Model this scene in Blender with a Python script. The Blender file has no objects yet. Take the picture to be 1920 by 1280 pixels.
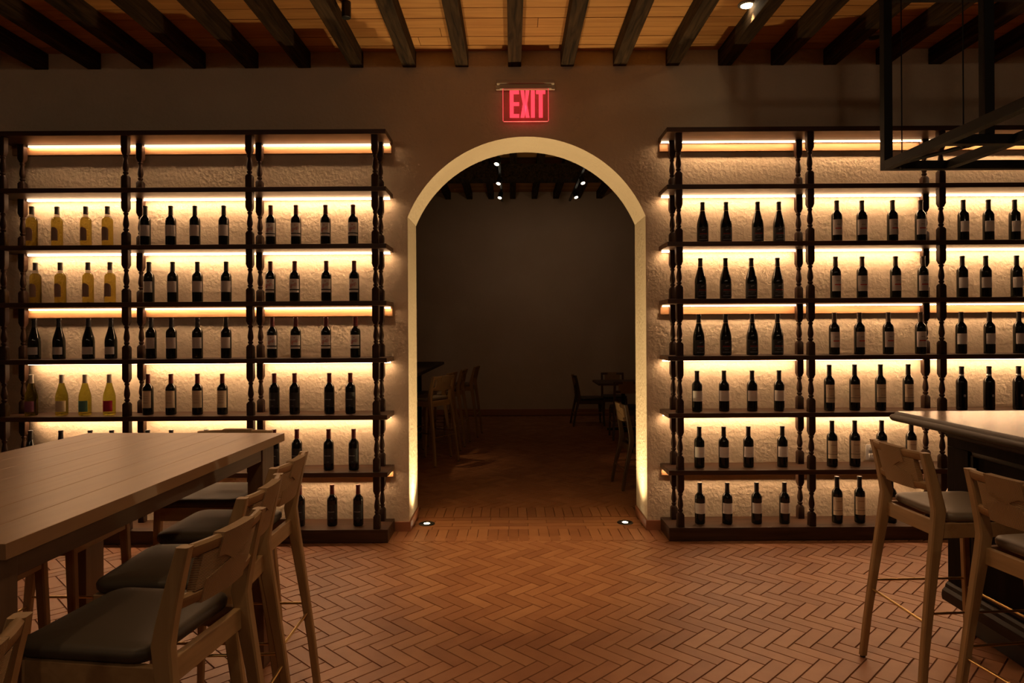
import bpy, bmesh, math, random
from mathutils import Vector, Matrix
random.seed(7)
PI = math.pi
S = bpy.context.scene
COL = S.collection

# ------------------------------------------------------------------ camera, world, exposure
cam_data = bpy.data.cameras.new('camera')
cam_data.sensor_width = 36.0
cam_data.lens = 24.0
cam_data.shift_y = -18 / 1920
cam_data.clip_start = 0.05
cam = bpy.data.objects.new('camera', cam_data)
COL.objects.link(cam)
cam.matrix_world = Matrix.Translation((0, 0, 1.53)) @ Matrix.Rotation(PI / 2, 4, 'X') @ Matrix.Rotation(-0.006, 4, 'Z')
S.camera = cam
S.view_settings.view_transform = 'Standard'
S.view_settings.look = 'None'
S.view_settings.exposure = 0.0
S.view_settings.gamma = 1.0
S.cycles.use_denoising = True
S.cycles.sample_clamp_indirect = 4.0
S.cycles.caustics_reflective = False
S.cycles.caustics_refractive = True
S.cycles.max_bounces = 8
S.cycles.diffuse_bounces = 4
world = bpy.data.worlds.new('world')
S.world = world
world.use_nodes = True
world.node_tree.nodes['Background'].inputs[0].default_value = (1.0, 0.8, 0.55, 1)
world.node_tree.nodes['Background'].inputs[1].default_value = 0.0

LED_POWER = 76.0
LED_COLOR = (1.0, 0.59, 0.315)


def spot(name, loc, target, energy, size, blend=0.8, color=(1, .66, .34), radius=.03):
    d = bpy.data.lights.new(name, 'SPOT')
    d.energy = energy; d.spot_size = math.radians(size); d.spot_blend = blend
    d.color = color; d.shadow_soft_size = radius
    o = bpy.data.objects.new(name, d)
    o.location = loc
    o.rotation_euler = (Vector(target) - Vector(loc)).to_track_quat('-Z', 'Y').to_euler()
    COL.objects.link(o)
    return o


# ground lamps in the archway, ceiling lamps over the aisle, lamps of the back room
spot('uplight_beam', (-.69, 5.455, .03), (.71, 5.42, 3), 142, 134, 1.0, (1, .70, .34))
spot('uplight_beam', (.895, 5.455, .03), (-.505, 5.42, 3), 142, 134, 1.0, (1, .70, .34))
spot('downlight_or_fill_beam', (.12, 4.15, 3.40), (.06, 4.50, 0), 190, 42, 1.0, (1, .60, .24), .02)
spot('downlight_or_fill_beam', (1.57, 4.50, 3.62), (2.7, 4.5, 0), 45, 52, 1.0, (1, .60, .28), .03)
spot('downlight_or_fill_beam', (-1.7, 1.4, 3.6), (-1.2, 2.2, .5), 26, 100, 1.0, (1, .66, .36), .04)
spot('downlight_or_fill_beam', (.30, 1.7, 3.6), (.35, 2.5, 0), 62, 110, 1.0, (1, .66, .36), .05)
spot('back_room_beam', (-1.9, 8.0, 3.55), (-1.20, 8.05, .7), 55, 38, 1.0, (1, .62, .30), .03)
spot('back_room_beam', (1.2, 8.4, 3.55), (1.40, 8.15, 0), 26, 16, 1.0, (1, .55, .25), .03)
# unseen fill spots added behind the camera to lift the dim room, and the far track lamps washing the end wall
for x in (-3.2, 0, 3.2):
    spot('downlight_or_fill_beam', (x, -2.4, 3.5), (x * .8, 3.0, 1.5), 34, 150, 1.0, (1, .70, .45), .12)
for x in (-.17, .99):
    spot('track_beam', (x, 10.57, 3.56), (x * 1.6, 12.5, 2.0), 6.5, 150, 1.0, (1, .66, .42), .04)


# ------------------------------------------------------------------ helpers


class MB:
    """collects shapes in one bmesh, then links them as one mesh object"""

    def __init__(self):
        self.bm = bmesh.new()

    def box(self, c, s, bev=0.0, M=None, mi=0, taper=None):
        x, y, z = (v / 2 for v in s)
        tx, ty = taper or (1, 1)
        vs = []
        for dz, fx, fy in ((-z, 1, 1), (z, tx, ty)):
            for dx, dy in ((-x, -y), (x, -y), (x, y), (-x, y)):
                p = Vector((dx * fx, dy * fy, dz))
                if M is not None:
                    p = M @ p
                vs.append(self.bm.verts.new(p + Vector(c)))
        fs = [(3, 2, 1, 0), (4, 5, 6, 7), (0, 1, 5, 4), (1, 2, 6, 5), (2, 3, 7, 6), (3, 0, 4, 7)]
        faces = [self.bm.faces.new([vs[i] for i in f]) for f in fs]
        for f in faces:
            f.material_index = mi
        if bev:
            es = list({e for f in faces for e in f.edges})
            r = bmesh.ops.bevel(self.bm, geom=es, offset=bev, segments=2, profile=.5, affect='EDGES')
            for f in r['faces']:
                f.material_index = mi
        return self

    def loft(self, rings, cap=True, mi=0, closed=True):
        R = [[self.bm.verts.new(p) for p in r] for r in rings]
        n = len(R[0])
        for a, b in zip(R, R[1:]):
            for i in range(n if closed else n - 1):
                j = (i + 1) % n
                f = self.bm.faces.new((a[i], a[j], b[j], b[i])); f.material_index = mi
        if cap:
            f = self.bm.faces.new(list(reversed(R[0]))); f.material_index = mi
            f = self.bm.faces.new(R[-1]); f.material_index = mi
        return self

    def lathe(self, prof, c=(0, 0, 0), n=20, mi=0, cap=True):
        rings = [[Vector((c[0] + r * math.cos(2 * PI * i / n), c[1] + r * math.sin(2 * PI * i / n), c[2] + z)) for i in range(n)]
                 for r, z in prof]
        return self.loft(rings, cap, mi)

    def tube(self, pts, r, n=8, mi=0):
        pts = [Vector(p) for p in pts]
        rings = []
        for i, p in enumerate(pts):
            d = (pts[min(i + 1, len(pts) - 1)] - pts[max(i - 1, 0)]).normalized()
            u = d.orthogonal().normalized() if i == 0 else (u - d * u.dot(d)).normalized()
            w = d.cross(u)
            rr = r[i] if isinstance(r, (list, tuple)) else r
            rings.append([p + (u * math.cos(2 * PI * k / n) + w * math.sin(2 * PI * k / n)) * rr for k in range(n)])
        return self.loft(rings, True, mi)

    def bars(self, secs, mi=0, ch=.18):
        """loft of chamfered rectangles: secs = (centre, half_x, half_y) in horizontal planes"""
        rings = []
        for (x, y, z), hx, hy in secs:
            k = ch * min(hx, hy)
            o = [(hx, hy - k), (hx - k, hy), (-hx + k, hy), (-hx, hy - k), (-hx, -hy + k), (-hx + k, -hy), (hx - k, -hy), (hx, -hy + k)]
            rings.append([Vector((x + a, y + b, z)) for a, b in o])
        return self.loft(rings, True, mi)

    def obj(self, name, mat, parent=None, smooth=None, loc=None):
        bmesh.ops.recalc_face_normals(self.bm, faces=self.bm.faces)
        me = bpy.data.meshes.new(name)
        self.bm.to_mesh(me); self.bm.free()
        for m in (mat if isinstance(mat, (list, tuple)) else [mat]):
            me.materials.append(m)
        if smooth is not None:
            me.polygons.foreach_set('use_smooth', [True] * len(me.polygons))
            me.set_sharp_from_angle(angle=math.radians(20 if smooth == 30 else smooth))   # 30: bevelled boxes stay flat
        o = bpy.data.objects.new(name, me)
        COL.objects.link(o)
        if parent is not None:
            o.parent = parent
        if loc is not None:
            o.location = loc
        return o


def tag(o, label, cat, group=None):
    o['label'] = label; o['category'] = cat
    if group:
        o['group'] = group
    return o


def thing(name, label, cat, loc=(0, 0, 0), rz=0.0, group=None):
    o = bpy.data.objects.new(name, None)
    o.empty_display_size = .1
    o.location = loc; o.rotation_euler = (0, 0, rz)
    COL.objects.link(o)
    return tag(o, label, cat, group)


def struct(o):
    o['kind'] = 'structure'
    return o


def copy_tree(o, parent=None):
    c = o.copy(); COL.objects.link(c); c.parent = parent
    for ch in list(o.children):
        copy_tree(ch, c)
    return c


# ------------------------------------------------------------------ materials
def new_mat(name):
    m = bpy.data.materials.new(name); m.use_nodes = True
    nt = m.node_tree
    return m, nt, nt.nodes['Principled BSDF']


def plain(name, col, rough=.5, metal=0.0, spec=.5):
    m, nt, b = new_mat(name)
    b.inputs['Base Color'].default_value = (*col, 1)
    b.inputs['Roughness'].default_value = rough
    b.inputs['Metallic'].default_value = metal
    b.inputs['Specular IOR Level'].default_value = spec
    return m


def emit(name, col, strength):
    m, nt, b = new_mat(name)
    b.inputs['Base Color'].default_value = (.6, .6, .6, 1)
    b.inputs['Emission Color'].default_value = (*col, 1)
    b.inputs['Emission Strength'].default_value = strength
    return m


def N(nt, t, **kw):
    n = nt.nodes.new(t)
    for k, v in kw.items():
        if k in n.inputs:
            n.inputs[k].default_value = v
        else:
            setattr(n, k, v)
    return n


def coords(nt, scale=(1, 1, 1), kind='Object'):
    tc = N(nt, 'ShaderNodeTexCoord')
    mp = N(nt, 'ShaderNodeMapping')
    mp.inputs['Scale'].default_value = scale
    nt.links.new(tc.outputs[kind], mp.inputs['Vector'])
    return mp.outputs['Vector']


def ramp(nt, fac, stops):
    r = N(nt, 'ShaderNodeValToRGB')
    e = r.color_ramp.elements
    e[0].position, e[0].color = stops[0][0], (*stops[0][1], 1)
    e[1].position, e[1].color = stops[-1][0], (*stops[-1][1], 1)
    for p, c in stops[1:-1]:
        x = e.new(p); x.color = (*c, 1)
    nt.links.new(fac, r.inputs['Fac'])
    return r.outputs['Color']


def bump(nt, b, height, strength, dist):
    n = N(nt, 'ShaderNodeBump')
    n.inputs['Strength'].default_value = strength
    n.inputs['Distance'].default_value = dist
    nt.links.new(height, n.inputs['Height'])
    nt.links.new(n.outputs['Normal'], b.inputs['Normal'])


def wood(name, c1, c2, axis='X', rough=.5, grain=1.0, bmp=.15, island=0.0, spec=.4):
    """long-grained timber; the grain runs along the named axis"""
    m, nt, b = new_mat(name)
    k = {'X': (1.2, 16, 16), 'Y': (16, 1.2, 16), 'Z': (16, 16, 1.2)}[axis]
    v = coords(nt, tuple(q * grain for q in k))
    n1 = N(nt, 'ShaderNodeTexNoise'); n1.inputs['Scale'].default_value = 1.6; n1.inputs['Detail'].default_value = 6; n1.inputs['Distortion'].default_value = .9
    nt.links.new(v, n1.inputs['Vector'])
    fac = n1.outputs['Fac']
    if island:
        g = N(nt, 'ShaderNodeNewGeometry')
        ma = N(nt, 'ShaderNodeMath', operation='MULTIPLY_ADD')
        ma.inputs[1].default_value = island; ma.inputs[2].default_value = -island / 2
        nt.links.new(g.outputs['Random Per Island'], ma.inputs[0])
        ad = N(nt, 'ShaderNodeMath', operation='ADD')
        nt.links.new(fac, ad.inputs[0]); nt.links.new(ma.outputs[0], ad.inputs[1])
        fac = ad.outputs[0]
    nt.links.new(ramp(nt, fac, [(.3, c1), (.72, c2)]), b.inputs['Base Color'])
    b.inputs['Roughness'].default_value = rough
    b.inputs['Specular IOR Level'].default_value = spec
    if bmp:
        bump(nt, b, n1.outputs['Fac'], bmp, .002)
    return m


def plaster(name, c1, c2, strength=.7):
    m, nt, b = new_mat(name)
    v = coords(nt)
    n1 = N(nt, 'ShaderNodeTexNoise'); n1.inputs['Scale'].default_value = 30; n1.inputs['Detail'].default_value = 8; n1.inputs['Roughness'].default_value = .62; n1.inputs['Distortion'].default_value = .8
    n2 = N(nt, 'ShaderNodeTexNoise'); n2.inputs['Scale'].default_value = 1.7; n2.inputs['Detail'].default_value = 3
    n3 = N(nt, 'ShaderNodeTexVoronoi'); n3.inputs['Scale'].default_value = 34
    for n in (n1, n2, n3):
        nt.links.new(v, n.inputs['Vector'])
    nt.links.new(ramp(nt, n2.outputs['Fac'], [(.3, c1), (.7, c2)]), b.inputs['Base Color'])
    ad = N(nt, 'ShaderNodeMath', operation='MULTIPLY_ADD'); ad.inputs[1].default_value = .35
    nt.links.new(n3.outputs['Distance'], ad.inputs[0]); nt.links.new(n1.outputs['Fac'], ad.inputs[2])
    bump(nt, b, ad.outputs[0], strength, .014)
    b.inputs['Roughness'].default_value = .9
    b.inputs['Specular IOR Level'].default_value = .15
    return m


def brickmat(name):
    m, nt, b = new_mat(name)
    v = coords(nt)
    g = N(nt, 'ShaderNodeNewGeometry')
    n1 = N(nt, 'ShaderNodeTexNoise'); n1.inputs['Scale'].default_value = 9; n1.inputs['Detail'].default_value = 7
    nt.links.new(v, n1.inputs['Vector'])
    ma = N(nt, 'ShaderNodeMath', operation='MULTIPLY_ADD'); ma.inputs[1].default_value = .45
    nt.links.new(g.outputs['Random Per Island'], ma.inputs[0])
    m2 = N(nt, 'ShaderNodeMath', operation='MULTIPLY'); m2.inputs[1].default_value = .55
    nt.links.new(n1.outputs['Fac'], m2.inputs[0]); nt.links.new(m2.outputs[0], ma.inputs[2])
    nt.links.new(ramp(nt, ma.outputs[0], [(.2, (.29, .12, .056)), (.5, (.37, .165, .077)), (.82, (.45, .22, .107))]), b.inputs['Base Color'])
    b.inputs['Roughness'].default_value = .48
    b.inputs['Specular IOR Level'].default_value = .4
    bump(nt, b, n1.outputs['Fac'], .25, .004)
    return m


def cord(name, axis, col1, col2, freq=190):
    m, nt, b = new_mat(name)
    tc = N(nt, 'ShaderNodeTexCoord')
    w = N(nt, 'ShaderNodeTexWave', bands_direction=axis)
    w.inputs['Scale'].default_value = freq / 2.6; w.inputs['Distortion'].default_value = .6; w.inputs['Detail'].default_value = 2; w.inputs['Detail Scale'].default_value = 3
    nt.links.new(tc.outputs['Object'], w.inputs['Vector'])
    nt.links.new(ramp(nt, w.outputs['Fac'], [(.0, col1), (.6, col2)]), b.inputs['Base Color'])
    bump(nt, b, w.outputs['Fac'], .6, .004)
    b.inputs['Roughness'].default_value = .75
    return m


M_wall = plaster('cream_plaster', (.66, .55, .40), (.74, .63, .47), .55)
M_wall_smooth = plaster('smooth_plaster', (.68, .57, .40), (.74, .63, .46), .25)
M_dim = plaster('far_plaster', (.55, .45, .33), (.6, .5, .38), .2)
M_brick = brickmat('terracotta_brick')
M_joint = plain('dark_brick_joint', (.19, .088, .046), .9)
M_terra = plain('terracotta_skirting', (.36, .15, .075), .5)
M_board = wood('ceiling_board', (.46, .21, .060), (.64, .33, .105), 'X', .7, .8, .3, .3)
M_beam = wood('dark_beam_timber', (.015, .011, .008), (.085, .050, .024), 'Y', .85, 1.3, .9, 0, .15)
M_rack = wood('walnut_stained_timber', (.030, .014, .007), (.085, .040, .018), 'X', .45, .8, .15)
M_rack_v = wood('walnut_stained_spindle', (.022, .010, .006), (.055, .026, .013), 'Z', .55, .8, .1, 0, .2)
M_ledger = wood('oiled_oak_rail', (.20, .10, .04), (.42, .23, .10), 'X', .5, .6, .15)
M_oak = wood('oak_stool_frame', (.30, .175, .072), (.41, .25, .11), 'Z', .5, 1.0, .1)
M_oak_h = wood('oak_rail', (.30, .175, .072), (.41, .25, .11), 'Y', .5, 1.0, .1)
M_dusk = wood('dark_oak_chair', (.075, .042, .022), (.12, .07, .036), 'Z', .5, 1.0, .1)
M_table = wood('oak_table_top', (.27, .145, .066), (.33, .185, .088), 'Y', .36, .9, 0, .12, .5)
M_tleg = wood('oak_table_leg', (.11, .055, .026), (.16, .085, .042), 'Z', .5, .9, .1)
M_tapron = wood('oak_table_apron', (.11, .055, .026), (.16, .085, .042), 'Y', .5, .9, .1)
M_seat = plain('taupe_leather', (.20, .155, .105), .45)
M_seat_shaded = plain('shaded_taupe_leather', (.066, .050, .032), .5, 0, .35)  # same leather as the lit seats, with shade put into its colour
M_cord_v = cord('paper_cord_upright', 'Y', (.17, .09, .035), (.50, .32, .155))
M_cord_h = cord('paper_cord_across', 'Z', (.17, .09, .035), (.50, .32, .155))
M_brass = plain('brushed_brass', (.75, .52, .22), .28, 1.0)
M_rubber = plain('black_foot_pad', (.02, .018, .015), .7)
M_bar = wood('dark_bar_panel', (.005, .003, .002), (.015, .008, .005), 'Z', .65, .8, 0, 0, .05)
M_bar_h = wood('dark_bar_moulding', (.012, .007, .004), (.032, .017, .009), 'Y', .45, .8, 0, 0, .14)
M_bartop = wood('polished_bar_top', (.20, .10, .045), (.36, .20, .09), 'X', .20, .9, .03, 0, .6)
_b = M_bartop.node_tree.nodes['Principled BSDF']
_b.inputs['Coat Weight'].default_value = .5
_b.inputs['Coat Roughness'].default_value = .17
_b.inputs['Coat IOR'].default_value = 1.4
M_steel = plain('blackened_steel', (.014, .013, .012), .6, .2, .3)
M_canopy = plain('beige_metal', (.55, .45, .34), .5)
M_black = plain('black_metal', (.012, .012, .012), .45)
M_white = plain('white_plastic', (.75, .72, .68), .4)
M_greymetal = plain('painted_grey_metal', (.22, .19, .16), .5)
M_led = emit('led_diffuser', LED_COLOR, LED_POWER)
M_led_side = emit('led_diffuser_side', LED_COLOR, LED_POWER * .04)
M_led_glow = emit('led_diffuser_glow', LED_COLOR, LED_POWER * .22)
M_lens = emit('lamp_lens', (1, .76, .45), 30)
M_lens_dim = emit('spot_lens', (1, .84, .60), 6)
M_exit = emit('red_exit_letters', (1.0, .035, .075), 1.3)
M_edge = emit('red_lit_edge', (1.0, .05, .07), .9)

# ------------------------------------------------------------------ the room shell
XW, YF, YB, YEND = 6.4, 5.26, 5.72, 12.55
H, HB = 3.69, 4.10

mb = MB()   # wall with the arched opening
ax0, ax1, spring = -.799, 1.034, 2.42
cxa, half, rise = (ax0 + ax1) / 2, (ax1 - ax0) / 2, 3.033 - spring
RAD = (half * half + rise * rise) / (2 * rise)
cza = spring + rise - RAD
a0 = math.asin(half / RAD)
arc = [(cxa + RAD * math.sin(-a0 + 2 * a0 * i / 40), cza + RAD * math.cos(-a0 + 2 * a0 * i / 40)) for i in range(41)]


W_ = lambda x, y, z: mb.bm.verts.new((x, y, z))


def wquad(*p):
    mb.bm.faces.new([W_(*q) for q in p])


for yy in (YF, YB):
    for xa, xb in ((-XW, ax0), (ax1, XW)):
        wquad((xa, yy, 0), (xb, yy, 0), (xb, yy, spring), (xa, yy, spring))
        wquad((xa, yy, spring), (xb, yy, spring), (xb, yy, HB), (xa, yy, HB))
    for (xa, za), (xb, zb) in zip(arc, arc[1:]):
        wquad((xa, yy, za), (xb, yy, zb), (xb, yy, HB), (xa, yy, HB))
for xa in (ax0, ax1):
    wquad((xa, YF, 0), (xa, YF, spring), (xa, YB, spring), (xa, YB, 0))
for (xa, za), (xb, zb) in zip(arc, arc[1:]):
    wquad((xa, YF, za), (xb, YF, zb), (xb, YB, zb), (xa, YB, za))
for xa in (-XW, XW):
    wquad((xa, YF, 0), (xa, YB, 0), (xa, YB, HB), (xa, YF, HB))
wquad((-XW, YF, HB), (XW, YF, HB), (XW, YB, HB), (-XW, YB, HB))
bmesh.ops.remove_doubles(mb.bm, verts=mb.bm.verts, dist=.0001)
struct(mb.obj('wall_back', M_wall, smooth=20))

mb = MB(); mb.box((-XW - .1, .6, H / 2), (.2, 9.32, H)); struct(mb.obj('wall_left', M_dim))
mb = MB(); mb.box((XW + .1, .6, H / 2), (.2, 9.32, H)); struct(mb.obj('wall_right', M_dim))
mb = MB(); mb.box((0, -4.1, H / 2), (13.2, .2, H)); struct(mb.obj('wall_front', M_dim))
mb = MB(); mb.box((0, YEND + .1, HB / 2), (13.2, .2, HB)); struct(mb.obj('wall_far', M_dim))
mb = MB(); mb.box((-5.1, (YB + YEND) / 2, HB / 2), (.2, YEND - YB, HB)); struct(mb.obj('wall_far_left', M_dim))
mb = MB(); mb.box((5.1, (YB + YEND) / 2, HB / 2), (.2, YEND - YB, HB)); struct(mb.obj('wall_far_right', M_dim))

# floor: herringbone bricks as real pieces over a joint bed
mb = MB()
mb.box((0, 4.2, -.055), (13.2, 16.9, .1), mi=1)
BW, BN = .0775, 3


def tile(mb, cx, cy, lx, ly, rot, dz):
    j, e = .0022, .0016
    c, s = math.cos(rot), math.sin(rot)
    tx, ty = random.uniform(-.004, .004), random.uniform(-.004, .004)

    def P(a, b, z):
        return mb.bm.verts.new((cx + a * c - b * s, cy + a * s + b * c, z + (a * tx + b * ty if z > -.004 else 0)))
    hx, hy = lx / 2 - j, ly / 2 - j
    top = [P(a * (hx - e), b * (hy - e), dz) for a, b in ((-1, -1), (1, -1), (1, 1), (-1, 1))]
    bot = [P(a * hx, b * hy, -.0042) for a, b in ((-1, -1), (1, -1), (1, 1), (-1, 1))]
    mb.bm.faces.new(top)
    for i in range(4):
        mb.bm.faces.new((bot[i], bot[(i + 1) % 4], top[(i + 1) % 4], top[i]))


def herring(mb, x0, x1, y0, y1):
    r = -PI / 4
    c, s = math.cos(r), math.sin(r)
    n = BN
    for k in range(-220, 320):
        for m in range(-60, 60):
            for (a, b, la, lb) in ((k + 2 * n * m, k, n, 1), (k + n + 2 * n * m, k + 1 - n, 1, n)):
                u, v = (a + la / 2) * BW, (b + lb / 2) * BW
                x, y = u * c - v * s, u * s + v * c
                if x0 < x < x1 and y0 < y < y1:
                    tile(mb, x, y, la * BW, lb * BW, r, random.uniform(-.0008, .0004))


herring(mb, -4.6, 4.6, 1.6, 5.05)
herring(mb, -3.0, 3.0, 5.88, 12.4)
for i in range(40):                                            # soldier rows and courses of the threshold
    x = cxa - 40 * .077 / 2 + .077 * i + .038
    tile(mb, x, 5.145, .077, .30, 0, .0016)
    if ax0 + .03 < x < ax1 - .03:
        tile(mb, x, 5.80, .077, .30, 0, .0016)
for r_ in range(4):
    for i in range(-4, 5):
        x = cxa + (i + (.5 if r_ % 2 else 0)) * .30
        x0_, x1_ = max(x - .15, ax0 + .004), min(x + .15, ax1 - .004)
        if x1_ - x0_ > .04:
            tile(mb, (x0_ + x1_) / 2, 5.337 + .085 * r_, x1_ - x0_, .083, 0, random.uniform(-.0006, .0003))
struct(mb.obj('floor', [M_brick, M_joint]))

# ceiling boards
def board_ceiling(name, x0, x1, y0, y1, z):
    mb = MB()
    y = y0
    while y < y1 - .01:
        w = min(.15, y1 - y)
        x = x0 - random.uniform(0, 1.5)
        while x < x1:
            l = random.uniform(2.6, 5.0)
            a, b = max(x, x0), min(x + l, x1)
            if b - a > .02:
                mb.box(((a + b) / 2, y + w / 2, z + .012 + random.uniform(0, .003)), (b - a - .004, w - .008, .024))
            x += l
        y += w
    mb.box(((x0 + x1) / 2, (y0 + y1) / 2, z + .05), (x1 - x0, y1 - y0, .04), mi=1)
    return struct(mb.obj(name, [M_board, M_black]))


board_ceiling('ceiling', -XW, XW, -4.0, YF, H)
board_ceiling('ceiling_far', -5, 5, YB, YEND, HB)
for i in range(-15, 16):
    mb = MB()
    x = .032 + .4045 * i
    mb.box((x, (YF - 4) / 2, H - .06), (.10 + random.uniform(-.004, .004), YF + 4, .12), .004)
    struct(mb.obj('ceiling_beam', M_beam, smooth=30))
for i in range(-11, 12):
    mb = MB()
    mb.box((.03 + .396 * i, (YB + YEND) / 2, HB - .065), (.10, YEND - YB, .13), .004)
    struct(mb.obj('ceiling_beam', M_beam, smooth=30))
mb = MB(); mb.box((0, 10.05, 3.86), (10, .3, .22), .006); struct(mb.obj('ceiling_girder', M_beam, smooth=30))

# skirtings
def skirt(name, x0, x1, y0, y1, h=.075):
    mb = MB(); mb.box(((x0 + x1) / 2, (y0 + y1) / 2, h / 2), (x1 - x0, y1 - y0, h), .003)
    struct(mb.obj(name, M_terra, smooth=30))


skirt('baseboard_left', -.912, ax0 + .012, YF - .012, YF)
skirt('baseboard_right', ax1 - .012, 1.135, YF - .012, YF)
skirt('baseboard_arch_left', ax0, ax0 + .012, YF, YB)
skirt('baseboard_arch_right', ax1 - .012, ax1, YF, YB)
skirt('baseboard_far', -5, 5, YEND - .014, YEND, .11)

# ------------------------------------------------------------------ wine racks
YR = 4.96
SHZ = [.099 + .416 * i for i in range(8)]      # tops: base, then seven shelves
TH = .035


def spindle():
    """turned post between two shelves, origin at its foot, .381 high"""
    mb = MB()
    h = .416 - TH
    w = .0245
    mb.bars([((0, 0, 0), w, w), ((0, 0, .085), w, w), ((0, 0, .100), .016, .016)], ch=.15)
    mb.bars([((0, 0, h - .135), .015, .015), ((0, 0, h - .108), w, w), ((0, 0, h), w, w)], ch=.15)
    mb.lathe([(.014, .098), (.013, .106), (.0185, .112), (.0185, .122), (.013, .126), (.0155, .132), (.0205, .150), (.0205, .165), (.017, .192),
              (.0125, .215), (.0125, .222), (.017, .230), (.018, .238), (.013, .244), (.013, h - .134)], n=16)
    me = mb.obj('baluster', M_rack_v, smooth=40)
    return me


proto_spindle = spindle()
sp_mesh = proto_spindle.data
bpy.data.objects.remove(proto_spindle)


def rack(label, x0, x1, posts, led, gaps):
    root = thing('wine_rack', label, 'wine rack', ((x0 + x1) / 2, (YR + YF) / 2, 0), 0, 'wine racks either side of the arch')
    ox, oy = (x0 + x1) / 2, (YR + YF) / 2
    L = x1 - x0
    mb = MB(); mb.box((0, 0, SHZ[0] / 2 + .001), (L, .296, SHZ[0] - .002), .003)
    mb.obj('base', M_rack, root, 30)
    for i in range(1, 8):
        mb = MB(); mb.box((0, 0, SHZ[i] - TH / 2), (L, .296, TH), .003)
        mb.obj('shelf', M_rack, root, 30)
        zb = SHZ[i] - TH
        ledger = i in (7, 4, 1)
        if ledger:
            mb = MB(); lh = .055 if i == 1 else .071
            mb.box((0, YF - oy - .015, zb - lh / 2), (L - .01, .022, lh), .002)
            mb.obj('ledger_rail', M_ledger, root, 30)
        yl = YF - oy - (.026 + gaps[i] if ledger else .050)
        xa, xb = led[0] - ox, led[1] - ox
        # diffuser: glowing front and underside in a thin dark channel
        mb = MB()
        hz, hy = .012, .014
        c = ((xa + xb) / 2, yl, zb - hz / 2 - .0005)
        mb.box(c, (xb - xa, hy, hz))
        mb.bm.normal_update()
        o = mb.obj('led_strip', [M_led, M_greymetal, M_led_side if ledger else M_led_glow], root)
        for p in o.data.polygons:
            if p.normal.z > .5 or abs(p.normal.x) > .5:
                p.material_index = 1
            elif abs(p.normal.y) > .5:
                p.material_index = 2
    for i in range(7):
        for px in posts:
            for py in (5.005, 5.205):
                o = bpy.data.objects.new('baluster', sp_mesh)
                COL.objects.link(o); o.parent = root
                o.location = (px - ox, py - oy, SHZ[i])
    return root


rack('dark turned-post wine rack lit by strips, left of the arch', -3.83, -.911, (-3.725, -2.825, -1.917, -.997), (-3.69, -.925), {7: .0105, 4: .0155, 1: .016})
rack('dark turned-post wine rack lit by strips, right of the arch', 1.134, 4.23, (1.227, 2.189, 3.150, 4.112), (1.145, 4.2), {7: .030, 4: .029, 1: .016})

# ------------------------------------------------------------------ bottles
def glass(name, col, rough=.06):
    m, nt, b = new_mat(name)
    b.inputs['Base Color'].default_value = (*col, 1)
    b.inputs['Roughness'].default_value = rough
    b.inputs['IOR'].default_value = 1.5
    return m


M_gl_dark = glass('dark_bottle_glass', (.008, .010, .007))
M_gl_blk = glass('black_bottle_glass', (.006, .006, .007), .12)
M_gl_green, nt_, b_ = new_mat('green_bottle_glass')
b_.inputs['Base Color'].default_value = (.62, .58, .09, 1); b_.inputs['Transmission Weight'].default_value = 1.0; b_.inputs['Roughness'].default_value = .03; b_.inputs['IOR'].default_value = 1.16
M_gl_clear, nt_, b_ = new_mat('pale_wine_in_glass')
b_.inputs['Base Color'].default_value = (1.0, .80, .17, 1); b_.inputs['Transmission Weight'].default_value = 1.0; b_.inputs['Roughness'].default_value = .02; b_.inputs['IOR'].default_value = 1.16
M_gl_neck, nt_, b_ = new_mat('empty_glass_neck')
b_.inputs['Base Color'].default_value = (1.0, .97, .86, 1); b_.inputs['Transmission Weight'].default_value = 1.0; b_.inputs['Roughness'].default_value = .02; b_.inputs['IOR'].default_value = 1.08
M_cap_black = plain('black_capsule', (.014, .012, .011), .4)
M_cap_red = plain('dark_red_capsule', (.13, .014, .012), .4)
M_cap_grey = plain('grey_capsule', (.12, .11, .09), .4)
M_cap_pale = plain('silver_capsule', (.5, .46, .38), .35, .3)
M_cap_brown = plain('brown_capsule', (.10, .07, .055), .45)
M_lab_white = plain('white_label_paper', (.85, .81, .76), .7)
M_lab_grey = plain('grey_label_paper', (.66, .60, .55), .7)
M_lab_cream = plain('cream_label_paper', (.72, .61, .43), .7)
M_lab_black = plain('black_label_paper', (.022, .022, .024), .6)
M_lab_brown = plain('mauve_label_paper', (.42, .28, .22), .7)
M_lab_purple = plain('purple_label_paper', (.24, .085, .16), .7)
M_lab_teal = plain('teal_label_paper', (.12, .30, .27), .7)
M_lab_red = plain('crimson_label_paper', (.48, .02, .07), .7)
M_ink_red = plain('red_ink', (.55, .05, .04), .6)
M_ink_dark = plain('dark_ink', (.06, .05, .045), .6)
M_ink_pale = plain('pale_ink', (.42, .42, .42), .6)
M_ink_brown = plain('brown_ink', (.30, .19, .11), .6)
M_gold = plain('gold_foil', (.75, .55, .25), .3, .8)
M_silver = plain('silver_foil', (.6, .6, .6), .3, .7)

PROF = {
    'bordeaux': [(.0, .010), (.018, .004), (.034, .0), (.0372, .004), (.0378, .012), (.0378, .186), (.0372, .196), (.0345, .206), (.029, .2145),
                 (.0215, .222), (.0170, .230), (.0152, .240), (.0145, .262)],
    'burgundy': [(.0, .010), (.020, .004), (.038, .0), (.0415, .004), (.0422, .012), (.0422, .125), (.0415, .140), (.0385, .158), (.0325, .180),
                 (.0255, .204), (.0200, .226), (.0168, .242), (.0155, .258)],
}


def neck(h0):
    return [(.0145, h0), (.0145, .288), (.0162, .289), (.0162, .297), (.0145, .30), (0, .30)]


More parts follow.
